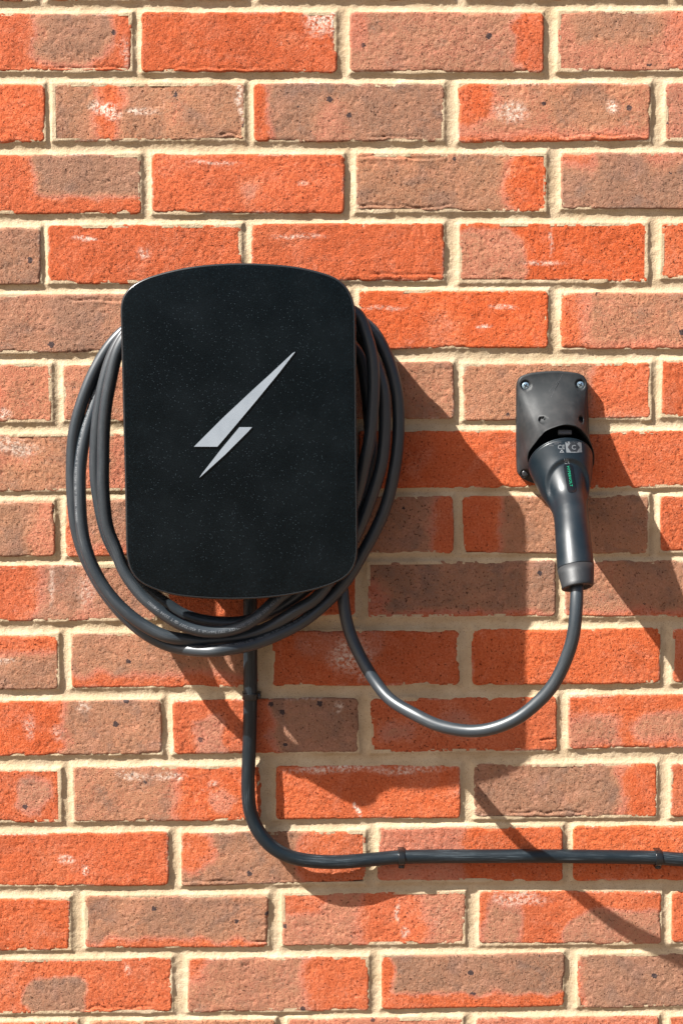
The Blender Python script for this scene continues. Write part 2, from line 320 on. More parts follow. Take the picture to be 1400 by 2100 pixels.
# creases and torn lower edges: (course, index): [(u0, u1, v, depth mm)]
CREASE = {(1,0):[(.62,.98,.93,1.3)],(1,1):[(.1,.6,.93,1.0)],(2,1):[(.86,1.0,.9,1.6)],(2,2):[(.6,.9,.93,1.3)],(2,3):[(.5,1.,.9,.8)],(3,2):[(-.1,.5,.92,1.5),(0,.5,.06,1.0)],
 (12,3):[(.18,.6,.91,1.8),(.22,.27,.85,2.2)],(4,2):[(.6,1.0,.88,1.1)],(15,0):[(.45,.9,.92,1.0)],(14,1):[(.9,1.0,.88,2.0)],(11,2):[(.9,1.,.8,2.)],(5,0):[(.6,.9,.1,1.)],(13,1):[(-.1,.3,.92,1.3)]}

wall = empty('brick_wall', (0.02, 0, 0))
tag(wall, 'orange and brown multi coloured brick wall with recessed sandy mortar joints', 'wall')
W0 = Vector((0.02, 0, 0))
def brick_mesh(C, brown, patches, bloom, crease, step, ch):
    """C: world x/z of tl, tr, bl, br.  Front face displaced by noise, torn edges, skirts running back into the mortar."""
    (xl, zl), (xr, zr), (bl, zbl), (brx, zbr) = C
    wd = abs(xr - xl); ht = abs(zl - zbl)
    nx = max(8, int(wd / step)); nz = max(4, int(ht / step))
    u, v = np.meshgrid(np.linspace(0, 1, nx + 1), np.linspace(0, 1, nz + 1), indexing='ij')
    X = (xl * (1 - u) + xr * u) * (1 - v) + (bl * (1 - u) + brx * u) * v
    Z = (zl * (1 - u) + zr * u) * (1 - v) + (zbl * (1 - u) + zbr * u) * v
    eu = np.minimum(u, 1 - u) * wd; ev = np.minimum(v, 1 - v) * ht
    su = np.where(u < .5, 1, -1); sv = np.where(v < .5, -1, 1)
    # rounded corners, ragged edges
    cr = 0.0045
    k = sat(1 - eu / cr) * sat(1 - ev / cr)
    X = X + su * k * 0.0016; Z = Z + sv * k * 0.0016
    ru = (vnoise(X, Z, .007, ch) - .5) * 0.0007 + (vnoise(X, Z, .0026, ch + 1) - .5) * .0006 + (vnoise(X, Z, .05, ch + 4) - .5) * 0.0016
    rv = (vnoise(X, Z, .008, ch + 2) - .5) * 0.0006 + (vnoise(X, Z, .0026, ch + 3) - .5) * .0006 + (vnoise(X, Z, .06, ch + 5) - .5) * 0.0014
    X = X + su * ru * sat(1 - eu / .006); Z = Z + sv * rv * sat(1 - ev / .006)
    e = np.minimum(eu, ev)
    h = (vnoise(X, Z, .045, ch) - .5) * .0010 + (vnoise(X, Z, .012, ch + 1) - .5) * .0005
    h += (vnoise(X, Z, .0046, ch + 2) - .5) * .00026
    g = vnoise(X, Z, .0027, ch + 3); h += (g - .5) * .00028 - sstep(.28, .14, g) * .0005
    drop = .0009 * sat(1 - e / .0018) ** 2 * (0.5 + vnoise(X, Z, .01, ch + 6))
    tear = sstep(.62, .8, vnoise(X, Z, .018, ch + 7)) * sat(1 - e / .004) * .0016
    h -= drop + tear
    for (a, b, vc, dep) in crease:
        line = vc + (vnoise(X, Z * 0, .012, ch) - .5) * .07
        on = sstep(a - .02, a + .04, u) * (1 - sstep(b - .04, b + .02, u))
        h -= on * dep * .001 * np.exp(-(((v - line) * ht) / .0011) ** 2) * (.35 + vnoise(X, Z, .006, ch + 2))
        h += on * .0006 * np.exp(-(((v - line) * ht - .0022) / .0015) ** 2)
    h += (ch * 37 % 11 - 5) / 5 * .0006 + (u - .5) * ((ch * 17 % 7) - 3) * .0002
    B = np.full(u.shape, float(brown))
    wu = (vnoise(X, Z, .02, ch + 4) - .5) * .07 + (vnoise(X, Z, .006, ch + 5) - .5) * .025
    wv = (vnoise(X, Z, .02, ch + 6) - .5) * .17 + (vnoise(X, Z, .006, ch + 5) - .5) * .05
    for (a, b, c, d, val) in patches:
        cu, cv = (a + b) / 2, (c + d) / 2; ru_, rv_ = (b - a) / 2, (d - c) / 2
        qx = np.abs(u + wu - cu) * wd; qz = np.abs(v + wv - cv) * ht
        rad = min(ru_ * wd, rv_ * ht, .030)
        dx = np.maximum(qx - (ru_ * wd - rad), 0); dz = np.maximum(qz - (rv_ * ht - rad), 0)
        sd = np.sqrt(dx * dx + dz * dz) - rad
        sf = .007 + .012 * ((ch * 29 + int(a * 40)) % 7) / 6; f = sstep(sf * .6, -sf, sd); B = B * (1 - f) + val * f
    Wt = np.zeros(u.shape)
    for (cu, cv, a, b, s) in bloom:
        q = np.sqrt(((u + wu * .6 - cu) / a) ** 2 + ((v + wv * .6 - cv) / b) ** 2); Wt += s * sstep(1.5, .3, q)
    Wt += .7 * sstep(.66, .85, vnoise(X, Z, .03, ch + 2)) * sat(1 - e / .003)
    Y = -h
    n1, n2 = nx + 1, nz + 1
    vs = np.stack([X, Y, Z], -1).reshape(-1, 3)
    idx = np.arange(n1 * n2).reshape(n1, n2)
    q = np.stack([idx[:-1, :-1], idx[:-1, 1:], idx[1:, 1:], idx[1:, :-1]], -1).reshape(-1, 4)
    loop = np.concatenate([idx[:, 0], idx[-1, 1:], idx[-2::-1, -1], idx[0, -2:0:-1]])
    sk = vs[loop].copy(); sk[:, 1] = .02
    base = len(vs); kk = np.arange(len(loop)); k2 = (kk + 1) % len(loop)
    q2 = np.stack([loop[kk], loop[k2], base + k2, base + kk], -1)
    V = np.concatenate([vs, sk]); F = np.concatenate([q, q2])
    cen = V.mean(0); V = V - cen
    me = bpy.data.meshes.new('brick'); me.vertices.add(len(V)); me.vertices.foreach_set('co', V.reshape(-1).astype(np.float32))
    me.loops.add(F.size); me.loops.foreach_set('vertex_index', F.reshape(-1).astype(np.int32))
    me.polygons.add(len(F)); me.polygons.foreach_set('loop_start', np.arange(0, F.size, 4, dtype=np.int32))
    me.polygons.foreach_set('loop_total', np.full(len(F), 4, dtype=np.int32)); me.update(calc_edges=True)
    for nm, A in (('brown', B), ('white', Wt)):
        a = me.attributes.new(nm, 'FLOAT', 'POINT'); arr = np.zeros(len(V), np.float32); arr[:A.size] = A.reshape(-1)
        arr[A.size:] = A.reshape(-1)[loop]; a.data.foreach_set('value', arr)
    me.materials.append(M_BRICK); return me, cen
def place_brick(me, cen):
    o = link('brick', me, None, wall); o.location = Vector(cen) - W0; return o
rects = []          # (x0,x1,z0,z1) of every brick, for the mortar
ch = 0; row_z = {}
for kx, L in BR.items():
    for i, (b, brown, pat) in enumerate(L):
        ch += 1
        P = [at(b[0], b[2]), at(b[1], b[3]), at(b[0], b[4]), at(b[1], b[5])]
        C = [(p.x, p.z) for p in P]
        me, cen = brick_mesh(C, brown, pat, BLOOM.get((kx, i), []), CREASE.get((kx, i), []), .00135, ch)
        place_brick(me, cen)
        rects.append((min(P[0].x, P[2].x), max(P[1].x, P[3].x), min(P[2].z, P[3].z), max(P[0].z, P[1].z)))
    row_z[kx] = (np.mean([at(700, (b[2] + b[3]) / 2).z for b, _, _ in L]), np.mean([at(700, (b[4] + b[5]) / 2).z for b, _, _ in L]), rects[-len(L)][0], rects[-1][1])
# bricks just beyond the frame: four shared shapes
protos = []
for i in range(6):
    protos.append(brick_mesh([(-.1065, .0325), (.1065, .0325), (-.1065, -.0325), (.1065, -.0325)], [.05, .8, .2, .9, .1, .6][i],
        [[], [(.6, 1.2, -.2, 1.2, .05)], [(.2, .6, .3, 1.2, .8)], [(-.2, .2, -.2, 1.2, .1)], [], [(.3, .7, -.2, .7, .95)]][i], [], [], .0035, 90 + i * 3)[0])
far = []            # brickwork well outside the picture
def extra(x0, zc, near):
    rects.append((x0, x0 + .213, zc - .0325, zc + .0325))
    if near:
        place_brick(random.choice(protos), (x0 + .1065, 0, zc))
    else: far.append((x0 + .1065, zc))
for kx, (zt, zb, xa, xb) in row_z.items():
    zc = (zt + zb) / 2
    for j in range(1, 6): extra(xa - .224 * j + .0, zc, j <= 1)
    for j in range(5): extra(xb + .0115 + .2245 * j, zc, j < 1)
ztop = row_z[0][1] + .0325; zbot = row_z[16][0] - .0325
for j in range(1, 7):
    for i in range(-8, 9): extra(i * .2245 - .1 + (.112 if j % 2 else 0), ztop + .075 * j, j <= 2 and -3 <= i <= 2)
j = 1
while zbot - .075 * j > .03:
    for i in range(-8, 9): extra(i * .2245 - .1 + (.112 if j % 2 else 0), zbot - .075 * j, j <= 2 and -3 <= i <= 2)
    j += 1
vs = []; fs = []
for (x, z) in far:
    b0 = len(vs); y = -random.uniform(0, .0012)
    for (dx, dz) in ((-.1055, -.0315), (.1055, -.0315), (.1055, .0315), (-.1055, .0315)): vs.append((x + dx - W0.x, y, z + dz))
    for (dx, dz) in ((-.1065, -.0325), (.1065, -.0325), (.1065, .0325), (-.1065, .0325)): vs.append((x + dx - W0.x, .012, z + dz))
    fs.append((b0, b0 + 1, b0 + 2, b0 + 3))
    for q in range(4): fs.append((b0 + (q + 1) % 4, b0 + q, b0 + 4 + q, b0 + 4 + (q + 1) % 4))
me = py_mesh('outer_brickwork', vs, fs)
a = me.attributes.new('brown', 'FLOAT', 'POINT'); a.data.foreach_set('value', np.repeat(np.array([random.choice((.05, .1, .7, .9)) for _ in far], np.float32), 8))
o = link('outer_brickwork', me, M_BRICK, wall, smooth=False); o['kind'] = 'stuff'

# mortar: fine sheet with hollowed joints round the picture, coarse sheet beyond
def mortar(x0, x1, z0, z1, st, name, hole=None):
    xs = np.arange(x0, x1 + st * .5, st); zs = np.arange(z0, z1 + st * .5, st)
    X, Z = np.meshgrid(xs, zs, indexing='ij'); D = np.full(X.shape, 9.0); IN = np.zeros(X.shape)
    for (a, b, c, d) in rects:
        i0, i1 = np.searchsorted(xs, [a - .012, b + .012]); j0, j1 = np.searchsorted(zs, [c - .012, d + .012])
        if i1 <= i0 or j1 <= j0: continue
        x = X[i0:i1, j0:j1]; z = Z[i0:i1, j0:j1]
        dx = np.maximum(a - x, x - b); dz = np.maximum(c - z, z - d)
        o_ = np.sqrt(np.maximum(dx, 0) ** 2 + np.maximum(dz, 0) ** 2); ins = np.maximum(dx, dz)
        D[i0:i1, j0:j1] = np.minimum(D[i0:i1, j0:j1], o_); IN[i0:i1, j0:j1] = np.minimum(IN[i0:i1, j0:j1], ins)
    hol = .0009 + .0023 * np.sqrt(sat(D / .0055)) + (vnoise(X, Z, .02, 1) - .5) * .0010 + (vnoise(X, Z, .006, 2) - .5) * .0005 + (vnoise(X, Z, .0028, 3) - .5) * .0004
    hol -= sstep(.70, .9, vnoise(X, Z, .03, 5)) * sat(1 - D / .003) * .0019
    Y = np.clip(hol, .0003, .0075)
    keep = (IN[:-1, :-1] > -.0032) | (IN[1:, 1:] > -.0032)
    if hole:
        keep &= ~((X[:-1, :-1] > hole[0]) & (X[1:, 1:] < hole[1]) & (Z[:-1, :-1] > hole[2]) & (Z[1:, 1:] < hole[3]))
    idx = np.arange(X.size).reshape(X.shape)
    q = np.stack([idx[:-1, :-1], idx[1:, :-1], idx[1:, 1:], idx[:-1, 1:]], -1)[keep]
    us, inv = np.unique(q.reshape(-1), return_inverse=True)
    V = np.stack([X, Y, Z], -1).reshape(-1, 3)[us]; V[:, 0] -= W0.x; F = inv.reshape(-1, 4)
    me = bpy.data.meshes.new(name); me.vertices.add(len(V)); me.vertices.foreach_set('co', V.reshape(-1).astype(np.float32))
    me.loops.add(F.size); me.loops.foreach_set('vertex_index', F.reshape(-1).astype(np.int32))
    me.polygons.add(len(F)); me.polygons.foreach_set('loop_start', np.arange(0, F.size, 4, dtype=np.int32))
    me.polygons.foreach_set('loop_total', np.full(len(F), 4, dtype=np.int32)); me.update(calc_edges=True)
    return link(name, me, M_MORTAR, wall)
HX = (-.41, .45); HZ = (.60, 1.80)
mortar(HX[0], HX[1], HZ[0], HZ[1], .0012, 'mortar')
me = py_mesh('mortar', [(-1.9, .0045, 0), (1.9, .0045, 0), (1.9, .0045, ztop + .075 * 6 + .04), (-1.9, .0045, ztop + .075 * 6 + .04),
                        (-1.9, .1, 0), (1.9, .1, 0), (1.9, .1, ztop + .49), (-1.9, .1, ztop + .49)],
             [(0, 1, 2, 3), (1, 5, 6, 2), (5, 4, 7, 6), (4, 0, 3, 7), (3, 2, 6, 7)])
link('mortar', me, M_MORTAR, wall, smooth=False)
g = py_mesh('ground', [(-40, -60, 0), (40, -60, 0), (40, .12, 0), (-40, .12, 0)], [(0, 1, 2, 3)])
g = link('ground', g, M_PAVE, smooth=False); g['kind'] = 'structure'
# ------------------------------------------------------------------ projecting flat print onto curved surfaces
def bvh_of(o):
    me = o.data; mw = world_of(o)
    return BVHTree.FromPolygons([mw @ v.co for v in me.vertices], [tuple(p.vertices) for p in me.polygons])
def world_of(o):
    m = Matrix.Translation(o.location)
    p = o.parent
    while p: m = Matrix.Translation(p.location) @ m; p = p.parent
    return m
def stick(name, polys, target, mat, parent, lift=.00012, sub=1):
    """polys: lists of photo pixels (outline, one face each) or (verts, faces); laid on target's surface as a thin skin"""
    bv = bvh_of(target); bm = bmesh.new()
    for pl in polys:
        if isinstance(pl, tuple): vv, ff = pl
        else: vv, ff = pl, [tuple(range(len(pl)))]
        vs = [bm.verts.new((x, y, 0)) for x, y in vv]
        for f in ff:
            try: bm.faces.new([vs[i] for i in f])
            except ValueError: pass
    bmesh.ops.triangulate(bm, faces=bm.faces[:])
    for _ in range(sub): bmesh.ops.subdivide_edges(bm, edges=[e for e in bm.edges if e.calc_length() > 2.2], cuts=1, use_grid_fill=True)
    org = world_of(parent).translation
    for v in bm.verts:
        r = ray(v.co.x, v.co.y).normalized(); h, n, _, _ = bv.ray_cast(CAM, r)
        if h is None: h = at(v.co.x, v.co.y, .05); n = Vector((0, -1, 0))
        if n.dot(r) > 0: n = -n
        v.co = h + n * lift - org
    return link(name, bm_mesh(name, bm), mat, parent, smooth=False)
def glyphs(text, size=1.0, spacing=1.0, bold=0.0):
    cu = bpy.data.curves.new('t', 'FONT'); cu.body = text; cu.size = size; cu.space_character = spacing; cu.resolution_u = 2; cu.offset = bold
    o = bpy.data.objects.new('t', cu); col.objects.link(o); bpy.context.view_layer.update()
    me = o.evaluated_get(bpy.context.evaluated_depsgraph_get()).to_mesh()
    V = [(v.co.x, v.co.y) for v in me.vertices]; F = [tuple(p.vertices) for p in me.polygons]
    bpy.data.objects.remove(o); bpy.data.curves.remove(cu); return V, F
def text_px(text, x, y, size, ang=0.0, sx=1.0, spacing=1.0, bold=0.0):
    """text laid in photo pixels; x,y = start of baseline; ang clockwise degrees"""
    V, F = glyphs(text, 1.0, spacing, bold); c, s = math.cos(R(ang)), math.sin(R(ang)); out = []
    for a, b in V:
        a *= size * sx; b = -b * size; out.append((x + a * c - b * s, y + a * s + b * c))
    return out, F

# ------------------------------------------------------------------ wall charger
CD = .100
RAW = [(247,640),(247,634),(248.5,611),(258,594),(272,583),(292,572),(325,561),(381,548),(435,541.5),(492,539),(550,541),(609,546.5),(666,560),(696,572),(712,587),(723,609),(728.5,634),(729,645),
       (731,800),(732.5,950),(733.5,1100),(733.5,1140),(727,1165),(712,1184),(673,1203),(609,1219),(560,1226),(514,1229.5),(457,1230),(400,1227),(352,1221),(306,1206),(284,1194),(268,1176),(260,1149),(258.5,1130),(256,1000),(251,800)]
Pw = [at(x, y, CD) for x, y in RAW]
cx_ = (min(p.x for p in Pw) + max(p.x for p in Pw)) / 2; cz_ = (min(p.z for p in Pw) + max(p.z for p in Pw)) / 2
OUT = catmull([(p.x, 0, p.z) for p in Pw], 6, closed=True)
def offset_outline(O, d):
    n = len(O); T = np.roll(O, -1, 0) - np.roll(O, 1, 0); T /= np.linalg.norm(T, axis=1)[:, None] + 1e-12
    N = np.stack([-T[:, 2], np.zeros(n), T[:, 0]], 1)
    c = O.mean(0); 
    if np.sum((O - c) * N) < 0: N = -N
    return O + N * d
s_ = np.linspace(0, 1, 1)
tot = np.concatenate([[0], np.cumsum(np.linalg.norm(np.diff(np.vstack([OUT, OUT[:1]]), axis=0), axis=1))])
qq = np.linspace(0, tot[-1], 241)[:-1]; OC = np.vstack([OUT, OUT[:1]])
OUT = np.stack([np.interp(qq, tot, OC[:, k]) for k in range(3)], 1)
for _ in range(6): OUT = .25 * np.roll(OUT, 1, 0) + .5 * OUT + .25 * np.roll(OUT, -1, 0)
charger = empty('wall_charger', (cx_, 0, cz_)); CO = Vector((cx_, 0, cz_))
tag(charger, 'black speckled electric car wall charger with a silver lightning bolt on its front', 'car charger')
def ring_at(O, inset, d): 
    Q = offset_outline(O, -inset); return [(p[0] - cx_, -d, p[2] - cz_) for p in Q]
rings = [ring_at(OUT, .006, .0782), ring_at(OUT, .0012, .0785), ring_at(OUT, .0002, .0795), ring_at(OUT, 0, .082), ring_at(OUT, 0, .0965)]
for t in (15, 35, 55, 75, 90):
    rings.append(ring_at(OUT, .0028 * (1 - math.cos(R(t))), .0966 + .0028 * math.sin(R(t))))
_c = OUT.mean(0)
def ring_sc(f, d): return [(_c[0] + (p[0] - _c[0]) * f - cx_, -d, _c[2] + (p[2] - _c[2]) * f - cz_) for p in offset_outline(OUT, -.005)]
for f, d in ((1, .0995), (.9, .0998), (.75, .1), (.5, .1), (.25, .1), (.03, .1)): rings.append(ring_sc(f, d))
me = loft('front_cover', rings); cover = link('front_cover', me, M_COVER, charger)
er = [ring_at(OUT, .0003, .0958)] + [ring_at(OUT, -.00012 + .0029 * (1 - math.cos(R(t))), .0966 + .0030 * math.sin(R(t))) for t in (0, 20, 40, 60, 75)] + [ring_at(OUT, .0026, .0985)]
link('edge_highlight', loft('edge_highlight', er, cap0=False, cap1=False), M_EDGE, charger)  # band added over the bevel to draw a highlight along the rim
body_r = [ring_at(OUT, .034, .0), ring_at(OUT, .034, .070), ring_at(OUT, .030, .074), ring_at(OUT, .030, .0785)]
link('back_body', loft('back_body', body_r), M_BODY, charger)
for _ in range(1):  # unseen skirt added behind the cover top to close a gap in its shadow
    top = [i for i in range(len(OUT)) if OUT[i][2] > at(700, 617, CD).z]
    k0 = next(i for i in top if (i - 1) % len(OUT) not in top); seq = [(k0 + i) % len(OUT) for i in range(len(top))]
    A_ = offset_outline(OUT, -.0015)[seq]; B_ = offset_outline(OUT, -.0055)[seq]; rr = []
    for a, b in zip(A_, B_):
        rr.append([(a[0] - cx_, 0, a[2] - cz_), (a[0] - cx_, -.0784, a[2] - cz_), (b[0] - cx_, -.0784, b[2] - cz_), (b[0] - cx_, 0, b[2] - cz_)])
    link('shadow_skirt', loft('shadow_skirt', rr), M_BODY, charger)
# lightning bolt: two bars standing half a millimetre proud
def bar(pts, name):
    P = [at(x, y, .1003) for x, y in pts]; bm = bmesh.new()
    vs = [bm.verts.new((p.x - cx_, -.1000, p.z - cz_)) for p in P]; f = bm.faces.new(vs)
    r = bmesh.ops.extrude_face_region(bm, geom=[f]); vv = [e for e in r['geom'] if isinstance(e, bmesh.types.BMVert)]
    bmesh.ops.translate(bm, vec=(0, -.0009, 0), verts=vv)
    bmesh.ops.recalc_face_normals(bm, faces=bm.faces[:])
    return link(name, bm_mesh(name, bm), M_LOGO, charger, smooth=False)
bar([(398, 916), (446, 916), (470, 888), (522, 826), (572, 765), (605.5, 721.5), (600, 724), (552, 769), (521, 797), (457, 857)], 'bolt_bar')
bar([(491, 876), (517, 876), (508, 886), (462, 932), (409, 980), (414, 972), (452, 923)], 'bolt_bar')
# gland where the supply cable enters
gl = [[(gx, 0, gz) for gx, gz in [(math.cos(a) * .0125, math.sin(a) * .0125) for a in np.linspace(0, 2 * math.pi, 24, endpoint=False)]]]
P0 = at(513, 1190, .02); rr = []
for dz, r_ in ((.03, .0125), (0, .0125), (-.001, .0115), (-.004, .0105)):
    rr.append([(P0.x - cx_ + math.cos(a) * r_, P0.y + math.sin(a) * r_, P0.z + dz - cz_) for a in np.linspace(0, 2 * math.pi, 24, endpoint=False)])
link('cable_gland', loft('cable_gland', rr), M_BODY, charger)

# ------------------------------------------------------------------ charging cable
CORD = [(640,700,.02),(690,690,.022),(737,726,.024),(748,776,.025),(755,836,.026),(760,899,.027),(763,930,.028),(752,977,.03),(735,1040,.036),(690,1120,.046),(625,1185,.058),(567,1229,.068),(541,1255,.073),(503,1282,.077),(457,1295,.079),(419,1295,.080),(374,1282,.080),(325,1251,.079),(287,1217,.076),(253,1168,.072),(238,1125,.070),(220,1080,.070),(212,1000,.070),(212,950,.070),(213,893,.070),(218,830,.071),(229,773,.072),(242,720,.072),
 (275,672,.070),(345,638,.066),(490,618,.062),(620,622,.064),(692,633,.068),(732,641,.070),(749,682,.071),(762,726,.072),(766,776,.072),(764,836,.072),(758,899,.072),(748,946,.070),(738,993,.066),(722,1045,.058),(690,1125,.050),(640,1195,.046),(585,1240,.044),(540,1262,.044),(495,1276,.044),(438,1276,.045),(381,1263,.046),(344,1240,.047),(305,1212,.048),(262,1170,.050),(232,1125,.052),(214,1080,.053),(199,1000,.055),(196,950,.056),(198,893,.057),(205,830,.058),(217,773,.058),(235,720,.057),
 (272,668,.054),(345,640,.050),(490,620,.048),(620,626,.048),(700,650,.050),(748,700,.053),(774,757,.056),(786,800,.057),(789,850,.057),(788,899,.057),(783,946,.057),(770,993,.056),(753,1040,.055),(735,1085,.055),(700,1150,.056),(654,1221,.059),(609,1251,.061),(552,1286,.059),(495,1306,.060),(423,1314,.060),(380,1311,.064),(343,1306,.068),(306,1289,.067),(268,1263,.066),(232,1228,.064),(203,1187,.062),(180,1135,.060),(168,1080,.057),(164,1000,.053),(166,947,.049),(175,893,.045),(190,845,.041),(208,790,.037),(232,733,.034),
 (272,678,.032),(345,642,.032),(490,624,.032),(620,628,.034),(700,642,.037),(752,666,.040),(775,694,.042),(797,741,.043),(812,795,.044),(817,852,.044),(815,914,.045),(806,977,.046),(790,1040,.044),(768,1090,.044),(743,1135,.045),(720,1175,.046),(684,1221,.048),(628,1270,.053),(571,1301,.060),(514,1323,.067),(470,1331,.074),(440,1335,.076),(412,1335,.070),(355,1327,.056),(306,1305,.054),(262,1270,.052),(228,1232,.052),(198,1188,.049),(172,1135,.047),(156,1080,.046),(149,1010,.045),(148,950,.044),(152,890,.043),(167,830,.042),(189,773,.041),(215,725,.040),(243,690,.040),
 (280,662,.038),(345,640,.033),(420,632,.024),(500,640,.016),(590,690,.014),(660,780,.014),(700,900,.015),(712,1020,.018),(704,1120,.024),(700,1180,.030),(703,1220,.034),(708,1263,.037),(720,1306,.041),(740,1349,.048),(768,1396,.059),(800,1435,.075),(850,1465,.097),(900,1488.5,.110),(960,1499.5,.121),(1010,1494,.129),(1060,1473.5,.136),(1100,1442,.141),(1130,1410,.145),(1150,1375,.148),(1168,1330,.151),(1177,1290,.152),(1181,1240,.149),(1182,1215,.146),(1182,1200,.143),(1181,1185,.138)]
Pc = catmull([tuple(at(*c)) for c in CORD], 10)
Pc = smooth_path(resample(Pc, .0025), 14); Pc = resample(Pc, .0022)
cab = empty('charging_cable', tuple(at(703, 1220, .034))); CB = np.array(cab.location)
tag(cab, 'grey black charging cable coiled behind the charger with its plug resting in the holster', 'charging cable')
cord = link('cord', tube('cord', Pc - CB, .00665, 26), M_CORD, cab)
# white print along the cord
Tc, Nc, Bc = frames(Pc); Sc = np.concatenate([[0], np.cumsum(np.linalg.norm(np.diff(Pc, axis=0), axis=1))])
proj_px = []
M3 = cam.matrix_world.inverted()
for p in Pc:
    q = M3 @ Vector(p); proj_px.append((700 + FOC * q.x / -q.z, 1050 - FOC * q.y / -q.z))
proj_px = np.array(proj_px)
def cord_text(text, px, py, size, sgn, tilt=0.0, mat=M_PRINTDIM, lo=0.0, hi=1e9, step=.0023):
    """print starting nearest photo pixel (px,py) on the cord, running sgn * path direction; tilt turns it round the cord"""
    d = np.hypot(proj_px[:, 0] - px, proj_px[:, 1] - py); m_ = (Sc >= lo) & (Sc <= hi); d[~m_] = 1e9; i0 = int(np.argmin(d)); s0 = Sc[i0]
    vs = []; fs = []; s = s0
    for chx in text:
        if chx != ' ':
            i = int(np.searchsorted(Sc, s)); 
            if i < 1 or i > len(Pc) - 2: break
            t = Tc[i] * sgn; toc = np.array(CAM) - Pc[i]; toc /= np.linalg.norm(toc)
            n = toc - t * np.dot(toc, t); n /= np.linalg.norm(n); side = np.cross(n, t)
            V, F = glyphs(chx, size, 1.0, size * .012); b = len(vs)
            for (a, h) in V:
                ang = tilt + (h - size * .35) / .00665
                vs.append(Pc[i] + t * a + (n * math.cos(ang) + side * math.sin(ang)) * .00676 - CB)
            fs += [tuple(b + k for k in f) for f in F]
        s += sgn * step * (1.0 if chx != ' ' else .8)
    return vs, fs
TXT = 'CE 62893 IEC 123 CQC EV-EYU 3x6+1x0.5 450/750V GB/T 33594 VW60001'
tv = []; tf = []
def add_txt(a):
    b = len(tv); tv.extend(a[0]); tf.extend([tuple(b + k for k in f) for f in a[1]])
idx = lambda px, py, lo=0, hi=1e9: Sc[int(np.argmin(np.where((Sc >= lo) & (Sc <= hi), np.hypot(proj_px[:, 0] - px, proj_px[:, 1] - py), 1e9)))]
L1 = 1.15
add_txt(cord_text('FLEX ' + TXT, 567, 1229, .0042, 1, .05, hi=L1))
link('printed_text', py_mesh('printed_text', tv, tf), M_PRINT, cord, smooth=False)
tv = []; tf = []
last = Sc[-1]
add_txt(cord_text('CQC ' + TXT[20:], 640, 1262, .0042, 1, -.75, lo=last - 2.2))
link('printed_text', py_mesh('printed_text', tv, tf), M_PRINTDIM, cord, smooth=False)
tv = []; tf = []
add_txt(cord_text(TXT, 195, 800, .0040, -1, -.75, lo=last - 2.2))
link('printed_text', py_mesh('printed_text', tv, tf), M_PRINTDIM, cord, smooth=False)

# ------------------------------------------------------------------ connector (plug) at the end of the cable
K = [  # centre px, py, depth, half width, half depth, tilt of the ring (deg)
 (1149, 950, .040, .0353, .0340, 50), (1155, 977, .046, .0313, .0315, 49), (1159, 1000, .054, .0272, .0275, 46), (1164, 1025, .066, .0219, .0228, 43),
 (1168, 1045, .078, .0187, .0198, 40), (1170.5, 1065, .089, .0180, .0186, 37), (1173.7, 1100, .105, .0183, .0183, 33), (1178.3, 1150, .123, .0188, .0188, 27), (1179.3, 1163, .128, .0188, .0188, 25)]
AX = Vector((.10, 0, 0))
def kring(cx, cy, d, a, b, tau, n=96, f=None, push=0.0):
    c = at(cx, cy, d); tau = R(tau)
    nn = Vector((.10, -math.sin(tau), -math.cos(tau))).normalized(); X = Vector((1, 0, 0)); X = (X - nn * X.dot(nn)).normalized(); U = X.cross(nn)
    if U.z < 0: U = -U
    c = c + nn * push; out = []
    for j in range(n):
        th = 2 * math.pi * j / n; k = f(th) if f else 0.0
        out.append(c + X * ((a - k) * math.sin(th)) + U * ((b - k) * math.cos(th)))
    return out
KS = catmull([(k[0], k[1], k[2]) for k in K], 14); KQ = catmull([(k[3], k[4], k[5]) for k in K], 14)
rings = [kring(1148, 944, .018, .026, .026, 50, push=-.01), kring(1149, 950, .040, .026, .026, 50, push=-.006), kring(1149, 950, .040, .0345, .0338, 50, push=-.0030),
         kring(1149, 950, .040, .0354, .0346, 50, push=-.0026), kring(1149, 950, .040, .0354, .0346, 50, push=-.0014), kring(1149, 950, .040, .0345, .0337, 50, push=-.0012), kring(1149, 950, .040, .0345, .0337, 50, push=-.0006)]
for i, (p, q) in enumerate(zip(KS, KQ)):
    s = i / 14
    def ledge(th, s=s):
        a = (th + math.pi) % (2 * math.pi) - math.pi; t = abs(math.degrees(a))
        sl = 1.22 + .85 * (t / 60) ** 2.2; on = sstep(0, .12, s - sl); fade = 1 - sstep(62, 88, t)
        keep = 1 - sstep(2.6, 4.4, s)
        return .0034 * float(on) * float(fade) * float(keep)
    rings.append(kring(p[0], p[1], p[2], q[0], q[1], q[2], f=ledge))
CE = CB
me = loft('connector', [[tuple(Vector(v) - cab.location) for v in r] for r in rings]); plug = link('connector', me, M_GRIP, cab)
def sub(rings_, name, mat, parent=plug): return link(name, loft(name, [[tuple(Vector(v) - cab.location) for v in r] for r in rings_]), mat, parent)
sub([kring(1179.3, 1163, .128, .0183, .0183, 25), kring(1179.4, 1164, .1283, .0183, .0183, 25), kring(1179.5, 1164.5, .1285, .0189, .0189, 25), kring(1181, 1178, .1335, .0181, .0181, 24), kring(1183.4, 1197, .1395, .0166, .0166, 23),
     kring(1183.2, 1203, .1412, .0165, .0165, 23), kring(1183.4, 1205.5, .142, .0155, .0155, 23), kring(1183.4, 1205.5, .142, .0135, .0135, 23), kring(1183, 1201, .1405, .0125, .0125, 23), kring(1183, 1198, .1395, .0085, .0085, 23), kring(1183, 1202, .1405, .0072, .0072, 23)], 'rubber_boot', M_BOOT)
